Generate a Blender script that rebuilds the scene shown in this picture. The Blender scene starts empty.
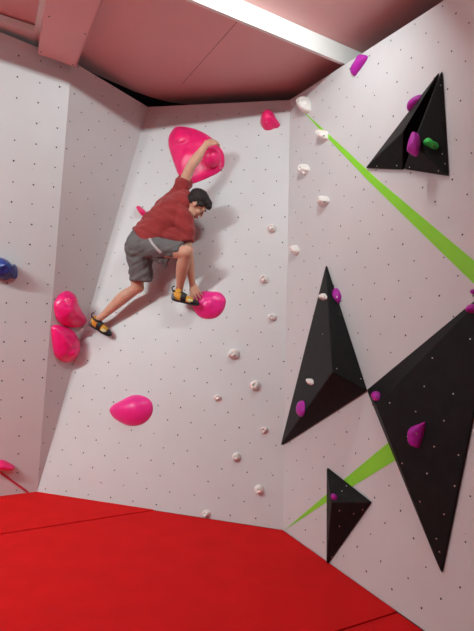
import bpy, bmesh, math, random
from mathutils import Vector as V, Matrix, noise
from mathutils.bvhtree import BVHTree
random.seed(4)
scn = bpy.context.scene
COL = scn.collection
PI = math.pi

# ------------------------------------------------------------------ camera
FPX = 500.0
ROLL, PITCH = math.radians(3.5), math.radians(2.4)
CF = V((0, math.cos(PITCH), math.sin(PITCH)))
R0 = V((1, 0, 0)); U0 = R0.cross(CF)
CR = math.cos(ROLL)*R0 + math.sin(ROLL)*U0
CU = -math.sin(ROLL)*R0 + math.cos(ROLL)*U0
CAM = V((0, 0, 1.5974))
cd = bpy.data.cameras.new('camera'); cam = bpy.data.objects.new('camera', cd); COL.objects.link(cam)
m = Matrix((CR, CU, -CF)).transposed().to_4x4(); m.translation = CAM
cam.matrix_world = m
cd.sensor_fit = 'VERTICAL'; cd.sensor_height = 36; cd.sensor_width = 36; cd.lens = FPX/631*36
cd.clip_start = .05
scn.camera = cam

def ray(x, y): return CF + (x-237)/FPX*CR + (315.5-y)/FPX*CU
def atz(x, y, z=0.):
    r = ray(x, y); return CAM + r*((z-CAM.z)/r.z)
class Plane:
    """a wall plane: o origin, n normal to the room, u level axis, v axis up the wall"""
    def __init__(s, a, b, c):
        s.o = a.copy(); s.n = (b-a).cross(c-a).normalized()
        if s.n.dot(CAM-a) < 0: s.n = -s.n
        s.u = V((0, 0, 1)).cross(s.n).normalized(); s.v = s.n.cross(s.u)
    def hit(s, x, y, off=0.):
        r = ray(x, y); a = s.o + s.n*off
        return CAM + r*((a-CAM).dot(s.n)/r.dot(s.n))
    def uv(s, p): d = p-s.o; return (d.dot(s.u), d.dot(s.v))
    def pt(s, u, v, w=0.): return s.o + s.u*u + s.v*v + s.n*w

WT = 3.97
P1, P2, P4, P5 = atz(37, 492), atz(283, 530), atz(425, 631), atz(0, 496.5)
hor = (P2-P1).normalized(); away = V((-hor.y, hor.x, 0))
upC = V((0, 0, math.cos(math.radians(8)))) + away*math.sin(math.radians(8))
PC = Plane(P1, P2, P1+upC)
P3 = PC.hit(290, 100); TL = PC.hit(148, 107)
PD = Plane(P2, P4, P3)
AT = atz(71.5, 61, WT)
PA = Plane(P1, P5, AT); PB = Plane(P1, AT, TL)
def onC(x, y, off): return PC.hit(x, y, off if off < .15 else .15+(off-.15)*.72)

# ------------------------------------------------------------------ materials
def mat(name, col, rough=.5, spec=.5, noise_amt=0., nscale=8., bump=0., bscale=60., metal=0., coat=0., sheen=0., sss=0.):
    M = bpy.data.materials.new(name); M.use_nodes = True
    nt = M.node_tree; b = nt.nodes['Principled BSDF']
    b.inputs['Base Color'].default_value = (*col, 1); b.inputs['Roughness'].default_value = rough
    b.inputs['Specular IOR Level'].default_value = spec; b.inputs['Metallic'].default_value = metal
    b.inputs['Coat Weight'].default_value = coat; b.inputs['Coat Roughness'].default_value = .15
    b.inputs['Sheen Weight'].default_value = sheen
    if sss:
        b.inputs['Subsurface Weight'].default_value = sss; b.inputs['Subsurface Radius'].default_value = (.02, .008, .004)
        b.inputs['Subsurface Scale'].default_value = .3
    tc = nt.nodes.new('ShaderNodeTexCoord')
    if noise_amt:
        n = nt.nodes.new('ShaderNodeTexNoise'); n.inputs['Scale'].default_value = nscale; n.inputs['Detail'].default_value = 5
        nt.links.new(tc.outputs['Object'], n.inputs['Vector'])
        mp = nt.nodes.new('ShaderNodeMapRange'); mp.inputs[1].default_value = .3; mp.inputs[2].default_value = .7
        mp.inputs[3].default_value = 1-noise_amt; mp.inputs[4].default_value = 1+noise_amt
        nt.links.new(n.outputs['Fac'], mp.inputs[0])
        vm = nt.nodes.new('ShaderNodeVectorMath'); vm.operation = 'SCALE'; vm.inputs[0].default_value = col
        nt.links.new(mp.outputs[0], vm.inputs['Scale']); nt.links.new(vm.outputs[0], b.inputs['Base Color'])
    if bump:
        n2 = nt.nodes.new('ShaderNodeTexNoise'); n2.inputs['Scale'].default_value = bscale; n2.inputs['Detail'].default_value = 4
        nt.links.new(tc.outputs['Object'], n2.inputs['Vector'])
        bp = nt.nodes.new('ShaderNodeBump'); bp.inputs['Strength'].default_value = bump; bp.inputs['Distance'].default_value = .01
        nt.links.new(n2.outputs['Fac'], bp.inputs['Height']); nt.links.new(bp.outputs[0], b.inputs['Normal'])
    return M
M_wall = mat('painted_plywood', (.66, .645, .65), .42, .45, .025, 3, .05, 160)
M_hole = mat('bolt_hole', (.035, .03, .03), .6)
M_green = mat('green_paint', (.27, .72, .035), .5, .4, .03, 6)
M_mat = mat('red_carpet', (.68, .011, .012), .95, .1, .05, 5, .35, 300)
M_seam = mat('red_seam', (.35, .004, .006), .9, .1)
M_salmon = mat('salmon_ceiling_board', (.78, .45, .44), .55, .3, .03, 2)
M_white = mat('white_painted_timber', (.86, .83, .80), .5, .4, .03, 5)
M_dark = mat('dark_void', (.035, .03, .03), .9)
M_floor = mat('grey_concrete', (.3, .3, .3), .9, .2, .1, 3)
M_far = mat('pale_hall_wall', (.2, .2, .2), .8, .2, .03, 2)
M_pink = mat('pink_resin', (.93, .016, .17), .36, .5, .04, 10, .12, 90)
M_pinkg = mat('glossy_pink_resin', (.93, .016, .19), .2, .6, .04, 10, .35, 55)
M_pink_print = mat('pale_pink_marks', (.95, .42, .55), .5)
M_pink2 = mat('magenta_pink_resin', (.93, .03, .28), .32, .5, .04, 10, .2, 70)
M_purple = mat('purple_resin', (.45, .015, .37), .5, .4, .05, 12, .15, 120)
M_lime = mat('green_resin', (.04, .62, .10), .5, .4, .04, 12, .1, 100)
M_blue = mat('blue_resin', (.008, .035, .22), .3, .6, .1, 25, .2, 80)
M_cream = mat('cream_resin', (.88, .81, .77), .5, .4, .06, 40, .2, 120)
M_black = mat('black_volume', (.0085, .0085, .0085), .55, .18, .25, 14, .25, 220)
M_steel = mat('steel_bolt', (.72, .7, .68), .35, metal=.8)
M_skin = mat('skin', (.66, .36, .25), .5, .4, .06, 18, .05, 200, sss=.25)
M_hair = mat('dark_brown_hair', (.018, .012, .010), .5, .4, .3, 90, .8, 160)
M_shirt = mat('brick_red_cotton', (.31, .034, .034), .85, .2, .06, 60, .25, 420, sheen=.2)
M_short = mat('grey_nylon', (.155, .142, .142), .8, .2, .05, 40, .2, 420)
M_stripe = mat('pale_grey_piping', (.5, .44, .44), .7)
M_yel = mat('yellow_orange_suede', (.75, .36, .05), .7, .3, .2, 40)
M_rub = mat('black_rubber', (.018, .019, .021), .45, .4)
M_greyrub = mat('grey_rubber', (.16, .17, .17), .5, .4)
M_lemon = mat('pale_yellow_suede', (.72, .66, .30), .7)
M_eye = mat('eye_white', (.7, .66, .62), .3)
M_iris = mat('eye_brown', (.03, .015, .01), .3)
M_lip = mat('lips', (.42, .14, .11), .5)

# ------------------------------------------------------------------ object helpers
def tag(o, label=None, cat=None, group=None, kind=None):
    if label: o['label'] = label
    if cat: o['category'] = cat
    if group: o['group'] = group
    if kind: o['kind'] = kind
    return o
def link(name, me, mats, parent=None, smooth=False):
    for mm in (mats if isinstance(mats, (list, tuple)) else [mats]): me.materials.append(mm)
    if smooth:
        for p in me.polygons: p.use_smooth = True
    o = bpy.data.objects.new(name, me); COL.objects.link(o)
    if parent is not None:
        o.parent = parent; o.matrix_parent_inverse = parent.matrix_world.inverted()
    return o
def empty(name, loc):
    o = bpy.data.objects.new(name, None); o.empty_display_size = .1; COL.objects.link(o)
    o.location = loc; o.matrix_world = Matrix.Translation(loc); return o
def bm_obj(name, bm, mats, parent=None, smooth=False, origin=None):
    bmesh.ops.recalc_face_normals(bm, faces=bm.faces)
    me = bpy.data.meshes.new(name)
    if origin is not None: bmesh.ops.translate(bm, verts=bm.verts, vec=-origin)
    bm.to_mesh(me); bm.free()
    o = link(name, me, mats, None, smooth)
    if origin is not None: o.location = origin; o.matrix_world = Matrix.Translation(origin)
    if parent is not None:
        o.parent = parent; o.matrix_parent_inverse = parent.matrix_world.inverted()
    return o
def prism(bm, poly, dvec, mi=0):
    a = [bm.verts.new(p) for p in poly]; b = [bm.verts.new(p+dvec) for p in poly]
    n = len(poly); fs = [bm.faces.new(a), bm.faces.new(b[::-1])]
    for i in range(n): fs.append(bm.faces.new((a[i], b[i], b[(i+1) % n], a[(i+1) % n])))
    for f in fs: f.material_index = mi
    return fs
def disc(bm, P, u, v, r, w, mi, n=8, depth=None):
    vs = [bm.verts.new(P.pt(u+r*math.cos(k*2*PI/n), v+r*math.sin(k*2*PI/n), w)) for k in range(n)]
    f = bm.faces.new(vs); f.material_index = mi
def inside(p, poly):
    x, y = p; c = False; n = len(poly)
    for i in range(n):
        x1, y1 = poly[i]; x2, y2 = poly[(i+1) % n]
        if (y1 > y) != (y2 > y) and x < (x2-x1)*(y-y1)/(y2-y1)+x1: c = not c
    return c

# ------------------------------------------------------------------ walls
def wall(name, P, poly, lat, stag=True, rad=.0065, skip=.05):
    bm = bmesh.new()
    prism(bm, poly, -P.n*.03)
    uvp = [P.uv(p) for p in poly]
    cu = sum(p[0] for p in uvp)/len(uvp); cv = sum(p[1] for p in uvp)/len(uvp)
    (ou, ov), (iu, iv), (ju, jv) = lat
    for i in range(-60, 60):
        for j in range(-45, 60):
            if stag and (i+j) % 2: continue
            u = ou+i*iu+j*ju; v = ov+i*iv+j*jv
            q = (u+(u-cu)*.02, v+(v-cv)*.012)
            if not inside(q, uvp): continue
            if random.random() < skip: continue
            u += random.gauss(0, .0025); v += random.gauss(0, .0025)
            disc(bm, P, u, v, rad*random.uniform(.8, 1.15), .0012, 1)
            if random.random() < .12:   # little screw heads beside some of the bolt holes
                disc(bm, P, u+random.uniform(-.03, .03), v+random.uniform(-.05, .05), .003, .0012, 1, 6)
    bmesh.ops.recalc_face_normals(bm, faces=[f for f in bm.faces if f.material_index == 0])
    for f in bm.faces:
        if f.material_index == 1 and f.normal.dot(P.n) < 0: f.normal_flip()
    me = bpy.data.meshes.new(name); bm.to_mesh(me); bm.free()
    o = link(name, me, [M_wall, M_hole]); o['kind'] = 'structure'; return o
wall('wall_back', PC, [P1, P2, P3, TL], ((1.3873, 3.6401), (.11362, .00088), (-.00185, -.12376)))
Dt1 = PD.hit(440, 3); tdir = (Dt1-P3).normalized()
bdir = (P4-P2).normalized()
LD = 4.3
wall('wall_right', PD, [P2, P2+bdir*LD, P3+tdir*LD, P3], ((.4282, 2.7698), (.1176, -.0016), (-.005, -.12055)))
Al = PA.hit(0, 32); adir = (Al-AT).normalized(); abd = (P5-P1).normalized()
wall('wall_left', PA, [P1, AT, AT+adir*3.2, P1+abd*3.2], ((-.5171, 3.3647), (.1728, .0131), (.0083, -.1756)), stag=False, rad=.0075)
wall('wall_corner', PB, [P1, TL, AT], ((.1, 3.6), (.105, .0), (.0, -.125)), skip=.1)

# green painted stripes, thin coats on the right wall
def coat(name, P, pts, mt, w=.0022):
    bm = bmesh.new(); prism(bm, [P.hit(x, y, w) for x, y in pts], -P.n*.0018)
    o = bm_obj(name, bm, mt); return o
wr = bpy.data.objects['wall_right']
def kid(o, par):
    o.parent = par; o.matrix_parent_inverse = par.matrix_world.inverted(); return o
s1 = coat('painted_stripe', PD, [(301, 109), (341, 145.5), (378, 180), (425, 219.5), (474, 260.7), (500, 282), (500, 309), (474, 283.9), (420, 231.5), (367.5, 180), (335, 146)], M_green)
s2 = coat('painted_stripe', PD, [(284.5, 530), (335, 487), (387.6, 443), (400, 432.5), (410, 451), (394, 461), (326.8, 502)], M_green)
for s in (s1, s2): kid(s, wr); s['label'] = 'green painted stripe'
# thin red line running down the left wall to the corner
bm = bmesh.new()
a = PA.hit(-10, 465); b = PA.hit(28, 492.2); d = (b-a).normalized(); sd = PA.n.cross(d)
prism(bm, [a+sd*.009, b+sd*.009, b-sd*.009, a-sd*.009], PA.n*.006)
tag(bm_obj('trim_1', bm, mat('red_edge_strip', (.55, .03, .06), .6)), kind='structure')

# ------------------------------------------------------------------ mats and ground
def crash_mat(poly, label, top=0.):
    bm = bmesh.new(); prism(bm, [V((p[0], p[1], top)) for p in poly], V((0, 0, -.34)))
    bmesh.ops.recalc_face_normals(bm, faces=bm.faces)
    bmesh.ops.bevel(bm, geom=[e for e in bm.edges], offset=.004, segments=2, affect='EDGES', profile=.5)
    o = bm_obj('crash_mat', bm, M_mat, smooth=False)
    tag(o, label, 'crash mat', 'red crash mats covering the floor'); return o
def xy(p): return V((p.x, p.y))
g1a, g1b = atz(0, 534.3), atz(146, 511.5)      # seam between far left mat and the main one
g2a, g2b = atz(336, 631), atz(398, 611.3)      # seam at the lower right
def ext(a, b, t): return a+(b-a)*t
def shift(poly, c=.006):
    cx = sum(p[0] for p in poly)/len(poly); cy = sum(p[1] for p in poly)/len(poly)
    return poly
def lineint(a, b, c, d):
    r = b-a; s = d-c; t = ((c-a).x*s.y-(c-a).y*s.x)/(r.x*s.y-r.y*s.x); return a+r*t
nC = xy(PC.n).normalized()*.003; nD = xy(PD.n).normalized()*.001; nA = xy(PA.n).normalized()*.001
q1, q2 = xy(P1)+nC+nA, xy(P2)+nC+nD
s1e = lineint(xy(g1a), xy(g1b), xy(P1)+nC, xy(P2)+nC)
far_l = xy(P1)+xy(abd)*3.2+nA
s1w = lineint(xy(g1a), xy(g1b), far_l, far_l+V((-.3, -1)))
gap = V(((g1b-g1a).y, -(g1b-g1a).x)).normalized()*.004
s2e = lineint(xy(g2a), xy(g2b), xy(P2)+nD, xy(P4)+nD)
dirS2 = (xy(g2a)-xy(g2b)).normalized(); s2w = s2e+dirS2*5.5
gap2 = V((dirS2.y, -dirS2.x))*.004
if gap2.y > 0: gap2 = -gap2
if gap.y > 0: gap = -gap
crash_mat([q1, s1e-gap, s1w-gap, far_l], 'red crash mat in the far left corner, ending at a slanting seam', .006)
nearD = xy(P2)+nD+xy(bdir)*4.2
crash_mat([s1e+gap, q2, s2e-gap2, s2w-gap2, V((s1w.x, s2w.y-gap2.y)), s1w+gap], 'large red carpeted crash mat filling the middle of the floor below the climber')
crash_mat([s2e+gap2, nearD, V((nearD.x-.5, -2.5)), V((s2w.x, -2.5)), s2w+gap2], 'red crash mat at the bottom right, nearest the viewer, below the biggest black volume', -.004)
def slab(name, x0, y0, x1, y1, z0, z1, mt, kind='structure'):
    bm = bmesh.new(); prism(bm, [V((x0, y0, z0)), V((x1, y0, z0)), V((x1, y1, z0)), V((x0, y1, z0))], V((0, 0, z1-z0)))
    o = bm_obj(name, bm, mt); o['kind'] = kind; return o
slab('floor', -6, -4, 5, 8, -.5, -.36, M_floor)

# ------------------------------------------------------------------ ceiling
B1 = atz(343, 63, 3.955); B0 = atz(192, 0, 3.955)
bd = (B1-B0).normalized(); bn = V((bd.y, -bd.x, 0))          # bn points to the near / right side
CZ = 4.11
def flat(name, pts, z0, z1, mt, kind='structure'):
    bm = bmesh.new(); prism(bm, [V((p[0], p[1], z0)) for p in pts], V((0, 0, z1-z0)))
    o = bm_obj(name, bm, mt); 
    if kind: o['kind'] = kind
    return o
Bs = B0-bd*4.0; Be = B1+bd*.9
# long white beam
beam = flat('ceiling_beam', [Bs, Be, Be-bn*.03, Bs-bn*.03], 3.955, CZ+.02, M_white); beam['kind'] = 'structure'
c1, c2 = atz(134, 91.3, CZ), atz(190, 104.8, CZ)
cm = atz(152, 97.5, CZ); cn = atz(170, 102.4, CZ)
# far board (beyond the beam), its corner cut off above the wall corner
c0 = atz(113, 82, CZ)
farb = [Be-bn*.09, Be-bn*.09+V((.0, 1.6, 0)), V((.9, 6.0, 0)), V((c2.x+.55, c2.y+.22, 0)), c2, cn, cm, c1, c0, c0+(c0-c1)*1.2, V((-2.6, 5.4, 0)), V((-4.6, 3.6, 0)), Bs-bn*.09]
bm = bmesh.new(); prism(bm, [V((p[0], p[1], CZ)) for p in farb], V((0, 0, .03)))
fcl = bm_obj('ceiling', bm, M_salmon); fcl['kind'] = 'structure'
# seam line of the board sheets
def strip(name, p, q, w, z, mt, par, t=.002):
    bm = bmesh.new(); d = (q-p).normalized(); s = V((d.y, -d.x, 0))*w/2
    prism(bm, [V((a.x, a.y, z)) for a in (p+s, q+s, q-s, p-s)], V((0, 0, t)))
    o = bm_obj(name, bm, mt); kid(o, par); return o
M_line = mat('board_joint', (.42, .2, .2), .8)
strip('board_joint', atz(237, 22, CZ), atz(182, 84, CZ), .006, CZ-.0015, M_line, fcl)
# near board, over the viewer
nearb = [Bs+bn*.002, Be+bn*.002+bd*.4, Be+bd*.4+V((1.5, -2.5, 0)), V((5, -4, 0)), V((-6, -4, 0)), V((-6, Bs.y, 0))]
bm = bmesh.new(); prism(bm, [V((p[0], p[1], CZ)) for p in nearb], V((0, 0, .03)))
ncl = bm_obj('ceiling', bm, M_salmon); ncl['kind'] = 'structure'
# boxed duct over the left wall
bz = 3.90
bx = [atz(47, 0, bz), atz(102, 0, bz), atz(75, 67, bz), atz(38, 54, bz)]
bx[0] = bx[0]+(bx[0]-bx[3])*.5; bx[1] = bx[1]+(bx[1]-bx[2])*.5
box = flat('ceiling_duct', bx, bz, CZ-.002, M_salmon, None)
tag(box, 'long salmon boxed panel fixed under the ceiling above the left wall', 'ceiling box')
for k, (x, y) in enumerate([(49, 16.5), (85, 34), (41, 52), (73, 65)]):
    bm = bmesh.new(); c = atz(x, y, bz-.001)
    bm.faces.new([bm.verts.new(c+V((.008*math.cos(t*PI/4), .008*math.sin(t*PI/4), 0))) for t in range(8)])
    kid(bm_obj('screw', bm, M_hole), box)
# darker edge rail on the duct's right
strip('edge_rail', bx[1]+(bx[2]-bx[1])*.01, bx[2], .012, bz-.004, mat('salmon_edge', (.62, .30, .30), .6), box, .004)
# white board beside the duct and along the top of the left wall
wz = 4.05
w = [atz(36.5, 53, wz), atz(47.5, 0, wz), atz(40, 0, wz), atz(34.5, 30, wz), atz(34, 47, wz)]
e = (w[1]-w[0])*.5
flat('trim_2', [w[0], w[1]+e, w[2]+e, w[3], w[4]], wz, CZ-.002, M_white)
t = [atz(0, 20, wz), atz(35.5, 31.5, wz), atz(36, 52, wz), atz(0, 36, wz)]
ee = (t[0]-t[1])*1.6
flat('trim_3', [t[0]+ee, t[1], t[2], t[3]+ee], wz-.01, CZ-.012, M_white)
strip('board_joint', atz(44, 0, CZ)+V((0, 0, 0)), atz(34.5, 31.5, CZ), .02, CZ-.003, M_line, fcl)
# outer shell of the building, dark above and behind the climbing walls
flat('roof', [(-6, -4), (5, -4), (5, 8), (-6, 8)], 5.0, 5.1, M_dark)
for nm, a in (('wall_north', (-6, 7.9, 5, 8)), ('wall_east', (4.9, -4, 5, 8)), ('wall_west', (-6.1, -4, -6, 8))):
    slab(nm, *a, -.5, 5.0, M_dark if nm != 'wall_west' else M_far)
slab('wall_south', -6, -4.1, 5, -4, -.5, 5., M_far)

# ------------------------------------------------------------------ generic geometry makers
def orient(d):
    d = d.normalized(); a = V((0, 0, 1)) if abs(d.z) < .9 else V((1, 0, 0))
    x = d.cross(a).normalized(); return x, d.cross(x).normalized()
def loft(bm, rings, n=20, mi=0):
    """rings: (centre, xaxis, yaxis) with the axes already scaled"""
    L = []
    for c, x, y in rings:
        L.append([bm.verts.new(c+x*math.cos(2*PI*k/n)+y*math.sin(2*PI*k/n)) for k in range(n)])
    fs = []
    for a, b in zip(L, L[1:]):
        for k in range(n): fs.append(bm.faces.new((a[k], a[(k+1) % n], b[(k+1) % n], b[k])))
    fs.append(bm.faces.new(L[0][::-1])); fs.append(bm.faces.new(L[-1]))
    for f in fs: f.material_index = mi
def cr(p0, p1, p2, p3, t):
    return .5*((2*p1)+(p2-p0)*t+(2*p0-5*p1+4*p2-p3)*t*t+(3*p1-p0-3*p2+p3)*t*t*t)
def spl(a, m):
    out = []
    for i in range(len(a)-1):
        p0 = a[max(i-1, 0)]; p3 = a[min(i+2, len(a)-1)]
        for k in range(m): out.append(cr(p0, a[i], a[i+1], p3, k/m))
    out.append(a[-1]); return out
def limb(bm, pts, rad, m=4, n=16, caps=(True, True), side=None, flat_=1.0):
    """round tapered chain with domed ends"""
    P = spl(pts, m); R = spl(rad, m); rings = []
    N = len(P)
    x = None
    for i in range(N):
        d = (P[min(i+1, N-1)]-P[max(i-1, 0)]).normalized()
        if side is not None: x = (side-d*side.dot(d)).normalized()
        elif x is None: x, _ = orient(d)
        else: x = (x-d*x.dot(d)).normalized()
        y = d.cross(x)
        if i == 0 and caps[0]:
            for a in (80, 60, 40, 20): rings.append((P[0]-d*R[0]*math.sin(math.radians(a)), x*R[0]*math.cos(math.radians(a)), y*R[0]*flat_*math.cos(math.radians(a))))
        rings.append((P[i], x*R[i], y*R[i]*flat_))
        if i == N-1 and caps[1]:
            for a in (20, 40, 60, 80): rings.append((P[i]+d*R[i]*math.sin(math.radians(a)), x*R[i]*math.cos(math.radians(a)), y*R[i]*flat_*math.cos(math.radians(a))))
    loft(bm, rings, n)
def ell(bm, c, ax, ay, az, n=16):
    rings = []
    for k in range(1, n):
        a = -PI/2+PI*k/n; rings.append((c+az*math.sin(a), ax*math.cos(a), ay*math.cos(a)))
    loft(bm, rings, 20)
def remesh(bm, vox, it=2, fac=.5):
    bmesh.ops.recalc_face_normals(bm, faces=bm.faces)
    me = bpy.data.meshes.new('tmp'); bm.to_mesh(me); bm.free()
    o = bpy.data.objects.new('tmp', me); COL.objects.link(o)
    r = o.modifiers.new('r', 'REMESH'); r.mode = 'VOXEL'; r.voxel_size = vox; r.adaptivity = 0
    if it:
        s = o.modifiers.new('s', 'SMOOTH'); s.factor = fac; s.iterations = it
    dg = bpy.context.evaluated_depsgraph_get(); ev = o.evaluated_get(dg)
    out = bpy.data.meshes.new_from_object(ev, depsgraph=dg)
    bpy.data.objects.remove(o); bpy.data.meshes.remove(me)
    out.materials.clear(); return out
def resurf(name, bm, vox, it, mt, parent=None, disp=None, fac=.5):
    me = remesh(bm, vox, it, fac); me.name = name
    if disp:
        ns = [v.normal.copy() for v in me.vertices]
        for v, nn in zip(me.vertices, ns): v.co += nn*disp(v.co, nn)
    return link(name, me, mt, parent, True)

# ------------------------------------------------------------------ black volumes
def volume(P, base, apex, h, label, dots=(), extra=None):
    bm = bmesh.new()
    bs = [P.hit(x, y) if not isinstance(x, V) else x for x, y in base]
    ap = P.hit(apex[0], apex[1], h)
    for b_ in range(len(bs)): bs[b_] = bs[b_]+P.n*.002
    vb = [bm.verts.new(p) for p in bs]; lo = [bm.verts.new(p+P.n*.016) for p in bs]
    bm.faces.new(vb); n = len(bs); va = bm.verts.new(ap)
    for i in range(n):
        j = (i+1) % n
        bm.faces.new((vb[i], vb[j], lo[j], lo[i])); bm.faces.new((lo[i], lo[j], va))
    bmesh.ops.recalc_face_normals(bm, faces=bm.faces)
    bmesh.ops.bevel(bm, geom=list(bm.edges), offset=.009, segments=2, affect='EDGES', profile=.6)
    o = bm_obj('climbing_volume', bm, M_black)
    tag(o, label, 'climbing volume', 'black angular volumes on the right wall')
    bt = BVHTree.FromObject(o, bpy.context.evaluated_depsgraph_get()) if False else None
    me = o.data; bt = BVHTree.FromPolygons([v.co for v in me.vertices], [p.vertices for p in me.polygons])
    for (x, y) in dots:
        r = ray(x, y).normalized(); loc, nr, _, _ = bt.ray_cast(CAM, r)
        if loc is None: continue
        if nr.dot(r) > 0: nr = -nr
        b2 = bmesh.new(); ux, uy = orient(nr)
        prism(b2, [loc+ux*.0042*math.cos(t*PI/4)+uy*.0042*math.sin(t*PI/4)-nr*.002 for t in range(8)], nr*.004)
        kid(bm_obj('bolt', b2, M_steel), o)
    return o, bt
def zc(x0, y0, s, pts): return [(x0+a/s, y0+b/s) for a, b in pts]
v2, bt2 = volume(PD, [(327.5, 265.5), (368, 391), (282, 446)], (332.7, 372), .26,
    'tall black three-sided volume left of the biggest black one, carrying two white holds', zc(275, 260, 3.24, [(200, 352), (250, 243), (278, 385), (155, 240)]))
v3, bt3 = volume(PD, [(368.5, 390), (443.3, 573), (503, 279)], (376.3, 406), .15,
    'biggest black volume, at the right edge, with a large purple hold on it', zc(364, 300, 4.31, [(111, 443), (223, 481), (385, 404), (260, 372), (345, 520), (295, 250), (458, 168), (188, 588)])+zc(364, 420, 3.945, [(277, 105), (151, 171), (249, 211), (373, 138), (221, 322), (358, 260), (286, 468), (298, 520), (316, 372)]))
v4, bt4 = volume(PD, [(328.5, 467.5), (372.5, 502), (328.3, 564.5)], (331.5, 502), .12,
    'smallest black volume, low on the wall beside the lower green stripe', zc(320, 460, 5.73, [(112, 290), (112, 380), (193, 308), (245, 285), (126, 178), (152, 148), (68, 556)]))
v1l, bt1l = volume(PD, [(367.3, 168.5), (404.5, 170), (440.6, 73)], (403.4, 131), .17,
    'left half of the split black volume at the upper right, above the green stripe', zc(360, 60, 4.74, [(80, 503), (175, 500)]))
v1, bt1 = volume(PD, [(405.8, 169.5), (449.7, 176.3), (443.2, 71.5)], (413, 143), .16,
    'right half of the split black volume at the upper right, carrying a green hold', zc(360, 60, 4.74, [(382, 120), (235, 508), (372, 525), (403, 492), (390, 445)]))
BTS = [bt2, bt3, bt4, bt1l, bt1]

# ------------------------------------------------------------------ moulded holds
class Loc:
    """local tangent frame on a surface"""
    def __init__(s, p, n):
        s.o = p; s.n = n.normalized()
        s.u = V((0, 0, 1)).cross(s.n).normalized(); s.v = s.n.cross(s.u)
    def hit(s, x, y, off=0.):
        r = ray(x, y); a = s.o+s.n*off
        return CAM+r*((a-CAM).dot(s.n)/r.dot(s.n))
def surf(x, y, P=None):
    """the surface seen at that spot: a volume's face if there is one, else the wall plane"""
    r = ray(x, y).normalized(); best = None
    for b_ in BTS:
        loc, nr, _, dist = b_.ray_cast(CAM, r)
        if loc and (best is None or dist < best[2]): best = (loc, nr if nr.dot(r) < 0 else -nr, dist)
    if best: return Loc(best[0], best[1])
    return Loc(P.hit(x, y), P.n)
def smooth_poly(pts, m=5):
    n = len(pts); out = []
    pv = [V((a, b, 0)) for a, b in pts]
    for i in range(n):
        for k in range(m):
            out.append(cr(pv[i-1], pv[i], pv[(i+1) % n], pv[(i+2) % n], k/m))
    return [(p.x, p.y) for p in out]
def moulded(name, S, outline, peak, h, mt, prof=.55, lump=.0, ls=9., bumps=(), seed=0, rings=18, m=5):
    """a resin hold: outline on the wall, domed to a peak; bumps=(px,py,radius_m,height_m)"""
    pts = smooth_poly(outline, m); n = len(pts)
    base = [S.hit(x, y) for x, y in pts]; pk = S.hit(*peak)
    bm = bmesh.new(); L = []
    bl = [(S.hit(b[0], b[1]), b[2], b[3]) for b in bumps]
    for k in range(rings):
        t = k/(rings-1)*.97; ring = []
        for p in base:
            q = p.lerp(pk, t)
            hh = h*(1-(1-t)**(1/prof*1.25))if prof < 1 else h*t
            hh = h*math.sin(min(1, t*1.02)*PI/2)**prof
            e = min(1, t*4)
            if lump: hh += e*lump*noise.noise(q*ls+V((seed, 0, 0)))+e*lump*.35*noise.noise(q*ls*2.7+V((0, seed, 0)))
            for c, rr, bh in bl:
                d = (q-c).length/rr
                if d < 1: hh += bh*math.sqrt(1-d*d)*min(1, e) if bh > 0 else bh*(1-d*d)*e
            ring.append(bm.verts.new(q+S.n*(hh+.001)))
        L.append(ring)
    b0 = [bm.verts.new(p+S.n*-.001) for p in base]
    L = [b0]+L
    for a, b in zip(L, L[1:]):
        for i in range(n): bm.faces.new((a[i], a[(i+1) % n], b[(i+1) % n], b[i]))
    bm.faces.new(L[-1]); bm.faces.new(b0[::-1])
    return bm_obj(name, bm, mt, None, True, origin=pk.copy())
def marks(o, S, pts, mt, name='texture_mark'):
    me = o.data; bt = BVHTree.FromPolygons([v.co+o.location for v in me.vertices], [p.vertices for p in me.polygons])
    bm = bmesh.new()
    for (x, y, r) in pts:
        rr = ray(x, y).normalized(); loc, nr, _, _ = bt.ray_cast(CAM, rr)
        if loc is None: continue
        if nr.dot(rr) > 0: nr = -nr
        ux, uy = orient(nr); k = random.uniform(0, 3)
        prism(bm, [loc+ux*r*math.cos(t*PI/3+k)*random.uniform(.6, 1.3)+uy*r*math.sin(t*PI/3+k)*random.uniform(.6, 1.3)-nr*.002 for t in range(6)], nr*.0028)
    ob = bm_obj(name, bm, mt); kid(ob, o); return ob
def bolt_on(o, x, y, r=.006, mt=None, name='bolt'):
    me = o.data; bt = BVHTree.FromPolygons([v.co+o.location for v in me.vertices], [p.vertices for p in me.polygons])
    rr = ray(x, y).normalized(); loc, nr, _, _ = bt.ray_cast(CAM, rr)
    if loc is None: return
    if nr.dot(rr) > 0: nr = -nr
    bm = bmesh.new(); ux, uy = orient(nr)
    prism(bm, [loc+ux*r*math.cos(t*PI/5)+uy*r*math.sin(t*PI/5)-nr*.002 for t in range(10)], nr*.0032)
    kid(bm_obj(name, bm, mt or M_steel), o)
PG = 'pink moulded holds'
def pink(outline, peak, h, label, P, mt=None, **k):
    S = Loc(P.hit(*peak), P.n)
    o = moulded('climbing_hold', S, outline, peak, h, mt or M_pink, **k); tag(o, label, 'climbing hold', PG); return o, S
big, SB = pink(zc(160, 110, 5.925, [(60, 140), (88, 105), (130, 98), (200, 110), (260, 135), (310, 168), (350, 213), (378, 262), (380, 330), (350, 368), (290, 400), (230, 425), (180, 439), (148, 420), (110, 385), (85, 320), (66, 265), (52, 215), (50, 170)]),
    (196, 148), .10, 'largest pink hold, a wide scoop gripped by the climber\'s raised hand', PC, prof=.6, lump=.02, ls=5, bumps=((184, 139, .10, .03),), seed=2)
bolt_on(big, 220.5, 168, .008)
bm = bmesh.new(); ell(bm, PC.hit(211.8, 157.5, .095), PC.u*.094, PC.v*.100, PC.n*.10, 24)
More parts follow.
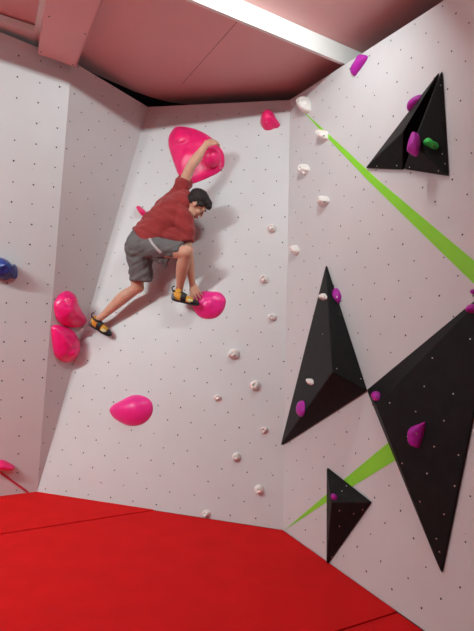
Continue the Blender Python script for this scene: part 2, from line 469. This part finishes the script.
kid(bm_obj('grip_bulge', bm, M_pink, None, True), big)
foot, SF = pink([(191.5, 303), (196, 294), (203, 291.3), (212, 291.5), (220, 292.5), (225, 297.5), (225.8, 303), (223, 311), (217, 317), (209, 319), (201, 317.5), (195, 312)],
    (208, 303), .085, 'pink foothold under the climber\'s right shoe and lowered hand', PC, M_pink2, prof=.6, lump=.006, seed=5, bumps=((209, 307, .05, .012),))
tear, ST = pink([(109.5, 410), (113, 405), (121, 400.5), (130, 396), (138, 394.8), (146, 397), (151.5, 402), (153, 409), (151, 416), (145, 422.5), (137, 425.5), (128, 425.5), (119, 421.5), (112.5, 416.5)],
    (134, 408), .10, 'teardrop pink hold alone on the wall below the climber, pointing left', PC, M_pink2, prof=.7, seed=3)
#marks(tear, ST, [(128+random.gauss(6, 5), 404+random.gauss(4, 4), .006) for _ in range(34)], M_pink_print)
up1, S1 = pink(zc(40, 280, 7.017, [(100, 215), (98, 170), (120, 120), (150, 90), (185, 76), (215, 82), (240, 105), (252, 150), (275, 200), (305, 245), (320, 285), (300, 320), (250, 334), (200, 333), (150, 312), (115, 270)]),
    (64, 311), .12, 'upper of the paired pink holds left of the climber\'s trailing foot', PB, M_pinkg, prof=.55, lump=.012, ls=14, seed=8)
#marks(up1, S1, [(70+random.gauss(0, 4.5), 308+random.gauss(0, 7), .006) for _ in range(40)], M_pink_print)
lo1, S2 = pink(zc(40, 280, 7.017, [(78, 340), (92, 318), (130, 315), (180, 328), (225, 350), (255, 395), (272, 440), (270, 500), (245, 550), (195, 580), (145, 568), (105, 530), (90, 470), (82, 400)]),
    (64, 346), .12, 'lower of the paired pink holds left of the climber, the rounder one', PB, M_pinkg, prof=.55, lump=.01, ls=10, seed=11, bumps=((66, 352, .05, .02),))
#marks(lo1, S2, [(69.5, 335, .01), (68, 333, .008), (57.5, 333, .006), (59.5, 336, .006)], M_pink_print)
knob, S3 = pink(zc(240, 80, 3.94, [(82, 172), (84, 148), (95, 128), (115, 120), (132, 132), (146, 158), (158, 176), (150, 188), (132, 192), (118, 198), (98, 196)]),
    (269, 121.5), .12, 'small pink knob high up near the corner where the two walls meet', PC, prof=.6, lump=.01, ls=12, seed=4)
bolt_on(knob, 266.5, 122, .008)
tip, S4 = pink(zc(130, 170, 6.775, [(50, 262), (62, 248), (80, 254), (104, 278), (122, 300), (112, 325), (90, 318), (65, 294)]),
    (141.5, 212), .09, 'small pointed pink hold peeking out behind the climber\'s back', PC, seed=6)
ll, S5 = pink([(-12, 463), (-4, 459.8), (4, 460.2), (10, 463), (15, 466.6), (11, 469.5), (2, 469.3), (-8, 468.5)], (2, 464.5), .09,
    'flat pink hold low on the left wall just above the thin red line', PA, seed=7, lump=.008, ls=14)
Sb = Loc(PA.hit(5, 268), PA.n)
bl = moulded('climbing_hold', Sb, zc(0, 245, 14.03, [(-190, 300), (-120, 215), (-40, 175), (40, 185), (110, 220), (165, 280), (205, 268), (235, 310), (248, 380), (240, 455), (205, 480), (150, 470), (90, 492), (20, 480), (-60, 470), (-140, 430)]),
    (4, 268), .13, M_blue, prof=.5, lump=.03, ls=13, seed=12, rings=22)
tag(bl, 'dark blue glossy lumpy hold at the left edge of the left wall', 'climbing hold')

def purple(outline, peak, h, label, S, mt=None, grp='purple and green holds', **k):
    o = moulded('climbing_hold', S, outline, peak, h, mt or M_purple, **k); tag(o, label, 'climbing hold', grp); return o
S = Loc(PD.hit(359, 66), PD.n)
o = purple(zc(340, 45, 11.85, [(258, 118), (325, 128), (325, 165), (275, 245), (215, 325), (178, 368), (150, 345), (145, 300), (185, 230), (230, 160)]), (360, 64), .05, 'long purple bar hold at the top of the right wall under the white beam end', S, prof=.35)
S = Loc(PD.hit(414, 104)+PD.n*.0, PD.n)
def onface(x, y): return surf(x, y, PD)
o = purple(zc(360, 60, 4.74, [(300, 165), (306, 185), (275, 225), (250, 245), (234, 246), (233, 228), (248, 198), (272, 176)]), (415.5, 104), .055, 'purple hold peeking over the left edge of the split black volume', Loc(PD.hit(415.5, 104), PD.n), prof=.5, seed=21)
o = purple(zc(360, 60, 4.74, [(250, 345), (282, 362), (288, 395), (275, 450), (258, 456), (228, 436), (222, 420), (232, 375)]), (414, 144), .05, 'chunky purple hold in the cleft of the split black volume, beside the green hold', onface(419, 146), prof=.4, seed=22)
o = purple(zc(360, 60, 4.74, [(299, 386), (318, 373), (335, 378), (350, 393), (372, 403), (370, 420), (350, 424), (325, 412), (304, 402)]), (430, 144.5), .04, 'bright green hold on the right half of the split black volume', onface(430, 144), mt=M_lime, prof=.5, seed=23)
bolt_on(o, 434, 146.5, .005, M_hole)
o = purple(zc(275, 260, 3.24, [(188, 97), (196, 95), (208, 112), (215, 132), (208, 140), (197, 132), (186, 115)]), (337, 296), .04, 'purple hold near the tip of the tall three-sided volume, beside a white hold', onface(335.5, 298), prof=.4, lump=.01, ls=30, seed=24)
bolt_on(o, 337, 297, .005)
o = purple(zc(275, 260, 3.24, [(80, 460), (92, 456), (97, 470), (95, 495), (86, 508), (76, 500), (74, 482)]), (301.5, 409), .035, 'narrow purple hold at the lower left of the tall three-sided volume', onface(301.5, 409), prof=.5, seed=25)
o = purple(zc(364, 300, 4.31, [(45, 408), (60, 396), (70, 402), (68, 418), (64, 430), (50, 435), (40, 428)]), (376.8, 396.3), .035, 'small purple knob at the left corner of the biggest black volume', onface(378.5, 397.5), prof=.5, seed=26)
bolt_on(o, 377, 397, .005, M_hole)
o = purple(zc(364, 420, 3.945, [(243, 10), (222, 14), (192, 26), (182, 45), (180, 75), (186, 98), (205, 108), (218, 110), (226, 90), (236, 55)]), (413.5, 434), .05, 'large curved purple hold on the face of the biggest black volume', onface(416, 434), prof=.45, lump=.006, ls=25, seed=27)
bolt_on(o, 416.4, 433.5, .006)
#marks(o, None, [(414+random.uniform(-2, 4), 438+random.uniform(-8, 4), .0035) for _ in range(10)], M_pink_print)
o = purple([(466.5, 311), (468, 306.5), (473, 304), (479, 305), (481, 309), (478, 312.5), (471, 313)], (473, 309), .05, 'purple knob on the upper edge of the biggest black volume at the right', onface(474, 311), prof=.5, seed=28)
o = purple([(471.5, 292), (473, 289.5), (477, 289.5), (478.5, 292), (477, 294.5), (473, 294.5)], (475, 292), .03, 'tiny purple hold at the right edge between green stripe and black volume', Loc(PD.hit(475, 292), PD.n), prof=.5, seed=29)
o = purple([(331.5, 497.5), (332.5, 494.8), (335, 494.2), (337.3, 496), (337, 499), (334.5, 500.3), (332.3, 499.3)], (334.5, 497.2), .03, 'small round purple hold on the smallest black volume', onface(334.5, 497.5), prof=.5, seed=30)
bolt_on(o, 334.5, 497.5, .004, M_hole)

# small cream holds
whites = [
 (306, 105.3, 5.5, 8, PD, 'largest cream hold, at the top tip of the long green stripe'),
 (324, 135.5, 4.8, 5.5, PD, 'cream hold sitting on the long green stripe near its top'),
 (305.3, 170, 4.2, 5.6, PD, 'cream hold on the right wall, next below the green stripe beside the corner'),
 (324.4, 201.5, 4.8, 5.8, PD, 'cream hold on open grey wall, above the tip of the tall black volume'),
 (295.8, 250.3, 4, 5, PD, 'cream hold right beside the corner edge, left of the tall black volume'),
 (272, 228.5, 4.2, 4, PC, 'cream hold highest on the climber\'s wall, below the small pink knob'),
 (264.3, 279.3, 4.3, 4.5, PC, 'second cream hold down from the pink knob, level with the pink foothold'),
 (272.5, 317.3, 4.3, 3.8, PC, 'third cream hold down from the pink knob, near the corner'),
 (234, 354.5, 5.8, 5.2, PC, 'widest cream hold on the long grey wall, right below the pink foothold'),
 (255.3, 385.5, 5, 5, PC, 'cream hold down and right of the widest cream one, left of the tall black volume'),
 (218, 397.5, 3.8, 3.4, PC, 'small cream hold below and left of the widest cream one'),
 (264, 430, 3.8, 3.4, PC, 'small cream hold left of the bottom tip of the tall black volume'),
 (236.6, 456.8, 4.3, 4.2, PC, 'round cream hold, second lowest of the left pair above the mat'),
 (259.2, 489.6, 4.6, 4.8, PC, 'round cream ring hold above the mat, left of the lower green stripe\'s tip'),
 (206, 513.5, 4.3, 3.6, PC, 'lowest cream hold, just above the red mat'),
 (324.4, 297, 2.8, 3.4, None, 'cream hold near the tip of the tall black volume'),
 (311, 382, 3, 3.2, None, 'cream hold halfway down the tall black volume'),
]
for k, (x, y, rx, ry, P, lab) in enumerate(whites):
    S = Loc(P.hit(x, y), P.n) if P else onface(x, y)
    rr = random.Random(k*7+1)
    out = []
    for q in range(9):
        a = 2*PI*q/9; s = rr.uniform(.86, 1.12); out.append((x+rx*s*math.cos(a), y+ry*s*math.sin(a)))
    o = moulded('climbing_hold', S, out, (x, y), .06*(rx+ry)/9, M_cream, prof=.5, lump=.02, ls=24, seed=k*3.1, bumps=((x, y, .016, -.022),), rings=14, m=4)
    tag(o, lab, 'climbing hold', 'small cream holds')
    bolt_on(o, x, y+.3, .0065, M_hole if k % 2 else M_steel)

#CBEGIN
# ------------------------------------------------------------------ the climber
J = onC
person = empty('person', J(140, 250, .0))
tag(person, 'climber in brick-red t-shirt and grey shorts clinging to the wall, looking down at one foot', 'person')
pelv = J(140.5, 247, .37); waist = J(150, 236, .35); mid = J(160, 225, .34); chest = J(171, 212, .34); upper = J(180, 204, .34); neckb = J(188, 203, .36)
shL, elL, wrL = J(178, 196, .29), J(190.5, 167, .44), J(206.6, 144, .43)
shR, elR, wrR = J(184, 219, .40), J(188, 250, .33), J(192.3, 284, .13)
hipL, knL, anL = J(137, 250, .33), J(137.5, 287.5, .20), J(99.5, 318.5, .13)
hipR, knR, anR = J(146, 247, .42), J(186.5, 252.5, .50), J(179, 290.5, .16)
side = (shR-shL).normalized()
def sideof(d): return (side-d*side.dot(d)).normalized()
def torso(bm, data, n=28):
    rings = []
    for i, (c, rx, ry) in enumerate(data):
        a = data[max(i-1, 0)][0]; b = data[min(i+1, len(data)-1)][0]; d = (b-a).normalized()
        x = sideof(d); y = d.cross(x); rings.append((c, x*rx, y*ry))
    loft(bm, rings, n)
def sp3(data, m=4):
    cs = spl([d[0] for d in data], m); r1 = spl([d[1] for d in data], m); r2 = spl([d[2] for d in data], m)
    return list(zip(cs, r1, r2))
# head frame
def idir(a, b, c): return (CR*a+CU*b-CF*c)
hu = idir(.78, .58, .14).normalized(); hf0 = idir(.60, -.76, -.12)
hf = (hf0-hu*hf0.dot(hu)).normalized(); hl = hu.cross(hf).normalized()
hc = J(196.5, 205, .37)
HS = .98
def H(x, y, z): return hc+(hf*x+hl*y+hu*z)*HS
def Hd(v): return (hf*v[0]+hl*v[1]+hu*v[2])*HS

body = bmesh.new()
torso(body, sp3([(J(137, 251, .36), .07, .06), (pelv, .135, .11), (waist, .135, .105), (mid, .145, .11), (chest, .165, .12), (upper, .15, .10), (neckb, .07, .065)]))
limb(body, [neckb-(neckb-upper)*.5, neckb, H(-.025, 0, -.03)], [.06, .055, .052])
# arms
limb(body, [upper.lerp(shL, .4), shL, shL.lerp(elL, .4), elL, elL.lerp(wrL, .3), elL.lerp(wrL, .65), wrL], [.07, .062, .054, .045, .048, .037, .028])
limb(body, [upper.lerp(shR, .4), shR, shR.lerp(elR, .4), elR, elR.lerp(wrR, .3), elR.lerp(wrR, .65), wrR], [.07, .062, .052, .044, .046, .036, .028])
# legs
def leg(h, k, a, back):
    calf = k.lerp(a, .3)+back*.018
    limb(body, [h, h.lerp(k, .35), h.lerp(k, .75), k], [.085, .080, .066, .058], 5)
    limb(body, [k, k.lerp(a, .12)+back*.006, calf, k.lerp(a, .6)+back*.01, k.lerp(a, .85), a], [.054, .053, .060, .049, .036, .034], 5)
backL = ((knL-hipL).normalized()*-1 + (anL-knL).normalized()*-0.2)
backL = (hipL-knL).normalized()*.2+(anL-knL).normalized()*-.0+PC.n*.0
bl_ = (hipL+anL)/2-knL; bl_.normalize(); br_ = (hipR+anR)/2-knR; br_.normalize()
leg(hipL, knL, anL, bl_); leg(hipR, knR, anR, br_)
ell(body, hipR.lerp(pelv, .5)-V((0, 0, .01)), V((.11, 0, 0)), V((0, .10, 0)), V((0, 0, .11)))
ell(body, hipL.lerp(pelv, .5), V((.10, 0, 0)), V((0, .10, 0)), V((0, 0, .11)))
# kneecaps
for k, b in ((knL, bl_), (knR, br_)): ell(body, k-b*.022, V((.042, 0, 0)), V((0, .042, 0)), V((0, 0, .045)))
# feet inside the shoes
def foot_pts(heel, toe, upv):
    return heel, toe, upv
# head
def E3(c, r, b=body):
    ell(b, H(*c), Hd((r[0], 0, 0)), Hd((0, r[1], 0)), Hd((0, 0, r[2])))
E3((-.012, 0, .035), (.098, .078, .092)); E3((.022, 0, -.04), (.066, .058, .072)); E3((.062, 0, -.102), (.028, .03, .022))
for s in (-1, 1):
    E3((.030, .040*s, -.072), (.045, .020, .03)); E3((.056, .038*s, -.022), (.028, .022, .030)); E3((.080, .030*s, .028), (.017, .028, .012))
limb(body, [H(.084, 0, .018), H(.097, 0, -.01), H(.108, 0, -.032)], [.009, .010, .012])
for s in (-1, 1): E3((.098, .011*s, -.036), (.011, .009, .008))
E3((.087, 0, -.062), (.014, .024, .010)); E3((.083, 0, -.077), (.013, .020, .009))
for s in (-1, 1):   # ears
    c = H(-.012, .075*s, .0)
    ell(body, c, Hd((.016, .005*s, 0)), Hd((0, .0065, 0)), Hd((-.005, .003*s, .028)))
# hands: palm, four fingers of different lengths, thumb
def hand(w, palm_dir, across, nrm, curl, spread=.10, scale=1., thumb=1, th=(.55, .9, -.2), tip_curl=1.0):
    """w wrist, palm_dir towards the fingers, across from index to little finger, nrm out of the back of the hand"""
    pd = palm_dir.normalized(); ac = (across-pd*across.dot(pd)).normalized(); nn = pd.cross(ac)
    if nn.dot(nrm) < 0: nn = -nn
    pl_ = .095*scale
    for k in range(4):
        o = (k-1.5)*.0205*scale
        limb(body, [w+ac*o*.55, w+pd*pl_*.5+ac*o*.85, w+pd*pl_*(1-.04*abs(k-1.2))+ac*o], [.0165, .0165, .0115], 3, 12, flat_=.9)
    L = (.070, .080, .075, .058)
    for k in range(4):
        o = (k-1.5)*.0215*scale; p = w+pd*pl_*(1-.04*abs(k-1.2))*.97+ac*o
        d = (pd+ac*(k-1.5)*spread).normalized(); pts = [p]; a = 0
        for s, fr in zip((.45, .31, .24), (curl*.55, curl, curl*.8*tip_curl)):
            a += fr; dd = d*math.cos(a)-nn*math.sin(a); p = p+dd*L[k]*s*scale; pts.append(p)
        limb(body, pts, [.0098, .0088, .0080, .0068], 2, 10)
    p = w+pd*.022-ac*.022*scale; d1 = (pd*th[0]-ac*th[1]+nn*th[2]).normalized()
    p1 = p+d1*.042; d2 = (pd*(th[0]+.5)-ac*th[1]*.5+nn*(th[2]-.25)).normalized(); p2 = p1+d2*.03; p3 = p2+(d2-nn*.3).normalized()*.025
    limb(body, [w+pd*.01-ac*.008, p, p1, p2, p3], [.018, .016, .0125, .0105, .008], 2, 10)
# raised hand: over the top of the bulge, fingers pointing right and down
pdl = (J(214.8, 141.2, .33)-wrL); hand(wrL, pdl, J(216, 152, .2)-J(213, 140, .26) if False else (J(213, 150, .40)-J(214, 140, .27)), CU*1.+PC.n*.6, .62, scale=1.15, th=(.6, .75, -.35))
# lowered hand: fingers pressed down on the foothold beside the shoe
pdr = (J(197.5, 297, .115)-wrR); hand(wrR, pdr, J(205, 292, .12)-J(192, 297, .12), PC.n, .28, spread=.22, th=(.8, .5, -.1))
bme = resurf('body', body, .0045, 3, M_skin, person, fac=.4)

def fold(amp, sc, d=None, k=2.5):
    def f(co, n):
        q = co.copy()
        if d is not None:
            q = q-d*q.dot(d)*(1-1/k)
        return amp*(noise.noise(q*sc)+.5*noise.noise(q*sc*2.1+V((7, 3, 1))))
    return f
# t-shirt
sh = bmesh.new()
torso(sh, sp3([(J(142, 242.5, .37), .175, .145), (J(150, 236.5, .35), .182, .15), (J(160, 226, .345), .190, .152), (J(171, 213, .34), .192, .15), (J(178.5, 206, .34), .165, .125), (J(184.5, 203.5, .35), .10, .09), (J(187.5, 203, .36), .066, .062)]))
limb(sh, [J(174, 203, .32), J(178, 195.5, .31), J(182.5, 186, .36), J(185.8, 178.2, .40)], [.12, .092, .076, .066], caps=(True, False))
limb(sh, [J(176, 214, .36), J(182.5, 219, .38), J(185.5, 232, .385), J(186.5, 243, .375)], [.12, .105, .085, .075], caps=(True, False))
limb(sh, [J(160, 232, .36), J(172, 236, .37), J(182, 240, .36)], [.11, .10, .08])
limb(sh, [J(177, 202, .33), J(183.5, 199.5, .37), J(187, 203.5, .39)], [.10, .09, .078])
ax = (chest-waist).normalized()
def shfold(co, n):
    diag = (CR*.85+CU*-.5).normalized()
    q = co-diag*co.dot(diag)*.72
    w_ = noise.noise(q*11)+.6*noise.noise(q*23+V((4, 4, 4)))
    return .02*w_+.004*noise.noise(co*9)
tshirt = resurf('t_shirt', sh, .008, 4, M_shirt, person, shfold)
# shorts
so = bmesh.new()
ell(so, J(141, 247, .375), V((.152, 0, 0)), V((0, .15, 0)), V((0, 0, .155)))
torso(so, [(J(139, 250, .37), .13, .12), (J(144, 243, .37), .165, .14), (J(148.5, 239, .36), .168, .14)])
limb(so, [J(140, 250, .36), J(140, 262, .32), J(141, 272, .27), J(141.2, 281, .235)], [.13, .118, .112, .108], caps=(True, False))
limb(so, [J(145, 247, .40), J(160, 248, .45), J(172, 249, .48), J(182, 250, .50)], [.120, .098, .080, .068], caps=(True, False))
def sofold(co, n):
    q = co-PC.v*0; a = (CR*.8+CU*.35).normalized(); q = co-a*co.dot(a)*.7
    return .013*noise.noise(q*17)+.007*noise.noise(q*36)
shorts = resurf('shorts', so, .008, 4, M_short, person, sofold)
# hanging flap of the right leg opening
fl = bmesh.new()
a0, a1, a2, a3 = J(150, 258, .44), J(178, 254, .47), J(170.5, 259.5, .40), J(165, 269, .37)
limb(fl, [J(152, 254, .41), J(161, 259, .40), J(165.5, 268.5, .37)], [.05, .05, .012], side=PC.n, flat_=1.)
limb(fl, [J(171, 251, .44), J(167.5, 257, .41), J(165.8, 268.5, .37)], [.04, .036, .012], side=PC.n)
flap = resurf('short_leg_flap', fl, .006, 4, M_short, person, sofold); kid(flap, shorts)
# body seen by the camera: surfaces to lay thin details on
def bvh(o):
    me = o.data; mw = o.matrix_world
    return BVHTree.FromPolygons([mw @ v.co for v in me.vertices], [p.vertices for p in me.polygons])
bpy.context.view_layer.update()
def ribbon(name, o, pts, wpx, mt, par, t=.003):
    bt = bvh(o); bm = bmesh.new(); prev = None; P_ = spl([V((a, b, 0)) for a, b in pts], 5); rows = []
    for i, p in enumerate(P_):
        d = (P_[min(i+1, len(P_)-1)]-P_[max(i-1, 0)]).normalized(); s = V((-d.y, d.x, 0))*wpx/2; row = []
        for k in (-1, 0, 1):
            q = p+s*k; r = ray(q.x, q.y).normalized(); loc, nr, _, _ = bt.ray_cast(CAM, r)
            if loc is None: row = None; break
            if nr.dot(r) > 0: nr = -nr
            row.append((loc+nr*t, loc-nr*t))
        if row: rows.append(row)
    for a, b in zip(rows, rows[1:]):
        va = [bm.verts.new(x[0]) for x in a]+[bm.verts.new(x[1]) for x in a[::-1]]
        vb = [bm.verts.new(x[0]) for x in b]+[bm.verts.new(x[1]) for x in b[::-1]]
        for k in range(6): bm.faces.new((va[k], va[(k+1) % 6], vb[(k+1) % 6], vb[k]))
        if a is rows[0]: bm.faces.new(va[::-1])
        if b is rows[-1]: bm.faces.new(vb)
    bmesh.ops.remove_doubles(bm, verts=bm.verts, dist=.0002)
    ob = bm_obj(name, bm, mt, None, True); kid(ob, par); return ob
ribbon('side_stripe', shorts, [(149.3, 236.5), (150.8, 241), (155, 247), (161.3, 253.2)], 2.6, M_stripe, shorts)['label'] = 'pale grey side stripe'
# hair
ha = bmesh.new()
E3((-.030, 0, .055), (.104, .090, .092), ha); E3((-.055, 0, .01), (.066, .074, .062), ha); E3((.042, 0, .095), (.056, .068, .040), ha)
E3((.082, -.01, .085), (.032, .056, .028), ha); E3((.0, 0, .095), (.080, .07, .042), ha)
for s in (-1, 1): E3((.016, .066*s, .045), (.040, .022, .030), ha); E3((.012, .074*s, .012), (.010, .007, .022), ha)
def hairn(co, n):
    q = co-hf*co.dot(hf)*.75
    q2 = co-hf*co.dot(hf)*.92
    return .005*noise.noise(q*40)+.004*noise.noise(co*22)+.0035*noise.noise(q2*190)
hair = resurf('hair', ha, .004, 2, M_hair, person, hairn)
for s in (-1, 1):
    b = bmesh.new(); E3((.0775, .031*s, .004), (.010, .012, .006), b); ey = bm_obj('eye', b, M_eye, None, True); kid(ey, person)
    b = bmesh.new(); E3((.0860, .032*s, .003), (.003, .005, .005), b); kid(bm_obj('iris', b, M_iris, None, True), ey)
    b = bmesh.new(); limb(b, [H(.098, .014*s, .030), H(.094, .034*s, .037), H(.080, .052*s, .030)], [.003, .0045, .003]); kid(bm_obj('eyebrow', b, M_hair, None, True), person)
b = bmesh.new(); limb(b, [H(.090, -.024, -.068), H(.1005, 0, -.066), H(.090, .024, -.068)], [.003, .006, .003]); kid(bm_obj('mouth', b, M_lip, None, True), person)

# climbing shoes
def shoe(heel, toe, ank, upn, label):
    """heel and toe: centres at sole level; upn: direction from sole to ankle"""
    f = (toe-heel); Ln = f.length; f.normalize(); u = (upn-f*upn.dot(f)).normalized(); s = f.cross(u)
    def Q(a, b, c): return heel+f*Ln*a+s*b+u*c
    HZ = 1.18
    Q0 = Q
    Q = lambda a, b, c: Q0(a, b, c*HZ)
    u = u*1.0
    up = bmesh.new()
    def ringq(a, hw, zc_, hz, sh=0): return (Q(a, sh, zc_), s*hw, u*hz)
    rs = [ringq(-.07, .008, .042, .01), ringq(-.05, .022, .042, .03), ringq(.02, .031, .042, .04), ringq(.15, .034, .042, .044), ringq(.32, .036, .038, .040), ringq(.5, .042, .034, .034), ringq(.68, .047, .028, .027), ringq(.84, .043, .021, .020), ringq(.95, .030, .015, .014), ringq(1.0, .014, .012, .008)]
    loft(up, rs, 20)
    limb(up, [Q(.14, 0, .04), ank*.2+Q(.13, 0, .06)*.8, ank*.38+Q(.13, 0, .06)*.62], [.036, .038, .040], caps=(True, False))
    o = resurf('climbing_shoe', up, .004, 3, M_yel, person); o['label'] = label
    so_ = bmesh.new()
    rs = [(Q(a, 0, z), s*w, u*h) for a, w, z, h in ((-.08, .01, .02, .012), (-.03, .034, .012, .014), (.15, .038, .006, .012), (.4, .036, .004, .010), (.6, .045, .002, .010), (.8, .047, .002, .012), (.95, .036, .004, .014), (1.04, .016, .008, .010))]
    loft(so_, rs, 18); kid(resurf('sole', so_, .004, 2, M_rub, person), o)
    he = bmesh.new()
    loft(he, [(Q(a, 0, z), s*w, u*h) for a, w, z, h in ((-.105, .012, .04, .014), (-.085, .028, .036, .032), (-.02, .036, .034, .038), (.07, .037, .026, .028))], 18)
    kid(resurf('heel_cup', he, .004, 2, M_greyrub, person), o)
    te = bmesh.new()
    loft(te, [(Q(a, 0, z), s*w, u*h) for a, w, z, h in ((.70, .049, .022, .026), (.84, .046, .022, .023), (.96, .034, .015, .018), (1.05, .014, .012, .010))], 18)
    kid(resurf('toe_rand', te, .004, 2, M_rub, person), o)
    st = bmesh.new()
    loft(st, [(Q(a, 0, z), s*w, u*h) for a, w, z, h in ((.27, .040, .044, .044), (.38, .044, .042, .044), (.50, .046, .037, .038))], 20)
    kid(resurf('strap', st, .004, 1, M_rub, person), o)
    for sg in (-1, 1):
        pa = bmesh.new(); ell(pa, Q(.66, .034*sg, .028), f*.034, s*.016, u*.018)
        kid(resurf('side_panel', pa, .003, 1, M_lemon, person), o)
    co = bmesh.new()
    P_ = [ank+(Q(.13, 0, .06)-ank)*.5+ (f*math.cos(t*PI/6)*.040+s*math.sin(t*PI/6)*.038) for t in range(13)]
    limb(co, P_, [.010]*13, 2, 8, caps=(False, False)); kid(resurf('ankle_collar', co, .003, 1, M_rub, person), o)
    pt = bmesh.new(); c = Q(-.085, 0, .085)
    limb(pt, [Q(-.06, 0, .07), Q(-.13, 0, .10), Q(-.05, 0, .115)], [.007, .006, .007], 3, 8); kid(resurf('pull_loop', pt, .003, 1, M_rub, person), o)
    return o
hR, tR = J(173.3, 300.6, .19), J(198, 305.3, .12)
shoe(hR, tR, J(178.8, 289.5, .17), (J(180, 285, .22)-J(180, 300, .15)), 'yellow and black climbing shoe beside the lowered hand')
hL, tL = J(90, 325.2, .12), J(110.3, 335.8, .05)
shoe(hL, tL, J(99.2, 318, .14), (J(106, 312, .16)-J(99, 327, .10)), 'yellow and black climbing shoe of the trailing leg')
#CEND

# ------------------------------------------------------------------ lights
def fixture(x, length=1.5, power=60):
    y = 2.56+.5585*x
    d = V((.873, .488, 0)); s = V((d.y, -d.x, 0)); c = V((x, y, CZ-.012))
    bm = bmesh.new(); prism(bm, [c+d*length/2+s*.05, c+d*length/2-s*.05, c-d*length/2-s*.05, c-d*length/2+s*.05], V((0, 0, .01)))
    o = bm_obj('ceiling_light', bm, M_white); o['label'] = 'slim tube light fixed to the ceiling parallel to the white beam'; o['category'] = 'ceiling light'; o['group'] = 'tube lights'
    L = bpy.data.lights.new('tube_lamp', 'AREA'); L.shape = 'RECTANGLE'; L.size = length; L.size_y = .035; L.energy = power; L.color = (.845, 1, .99)
    lo = bpy.data.objects.new('tube_lamp', L); COL.objects.link(lo)
    wv = V((-.488, .873, 0)); ta = math.radians(58)      # floodlight turned towards the climbing walls
    z = V((0, 0, 1))*math.cos(ta)-wv*math.sin(ta); mm = Matrix((d, z.cross(d), z)).transposed().to_4x4(); mm.translation = c+wv*.06+V((0, 0, -.018)); lo.matrix_world = mm
fixture(.32, .45, 17)
fixture(-2.6, 1.2, 14)
fixture(-3.9, 1.2, 85)
fixture(-5.3, 1.2, 140)
def panel(x, y, power, s=.6):
    L = bpy.data.lights.new('fill_lamp', 'AREA'); L.shape = 'SQUARE'; L.size = s; L.energy = power; L.color = (.845, 1, .99)
    lo = bpy.data.objects.new('fill_lamp', L); COL.objects.link(lo); lo.location = (x, y, CZ-.01)
panel(-5, -3, 75, 1.2)  # added unseen fill from the front left, softens the climber's shadows
W = bpy.data.worlds.new('world'); scn.world = W; W.use_nodes = True
W.node_tree.nodes['Background'].inputs[0].default_value = (.9, .85, .85, 1); W.node_tree.nodes['Background'].inputs[1].default_value = .12

scn.view_settings.view_transform = 'Standard'; scn.view_settings.look = 'None'
scn.view_settings.exposure = .6; scn.view_settings.gamma = 1; scn.view_settings.use_curve_mapping = False
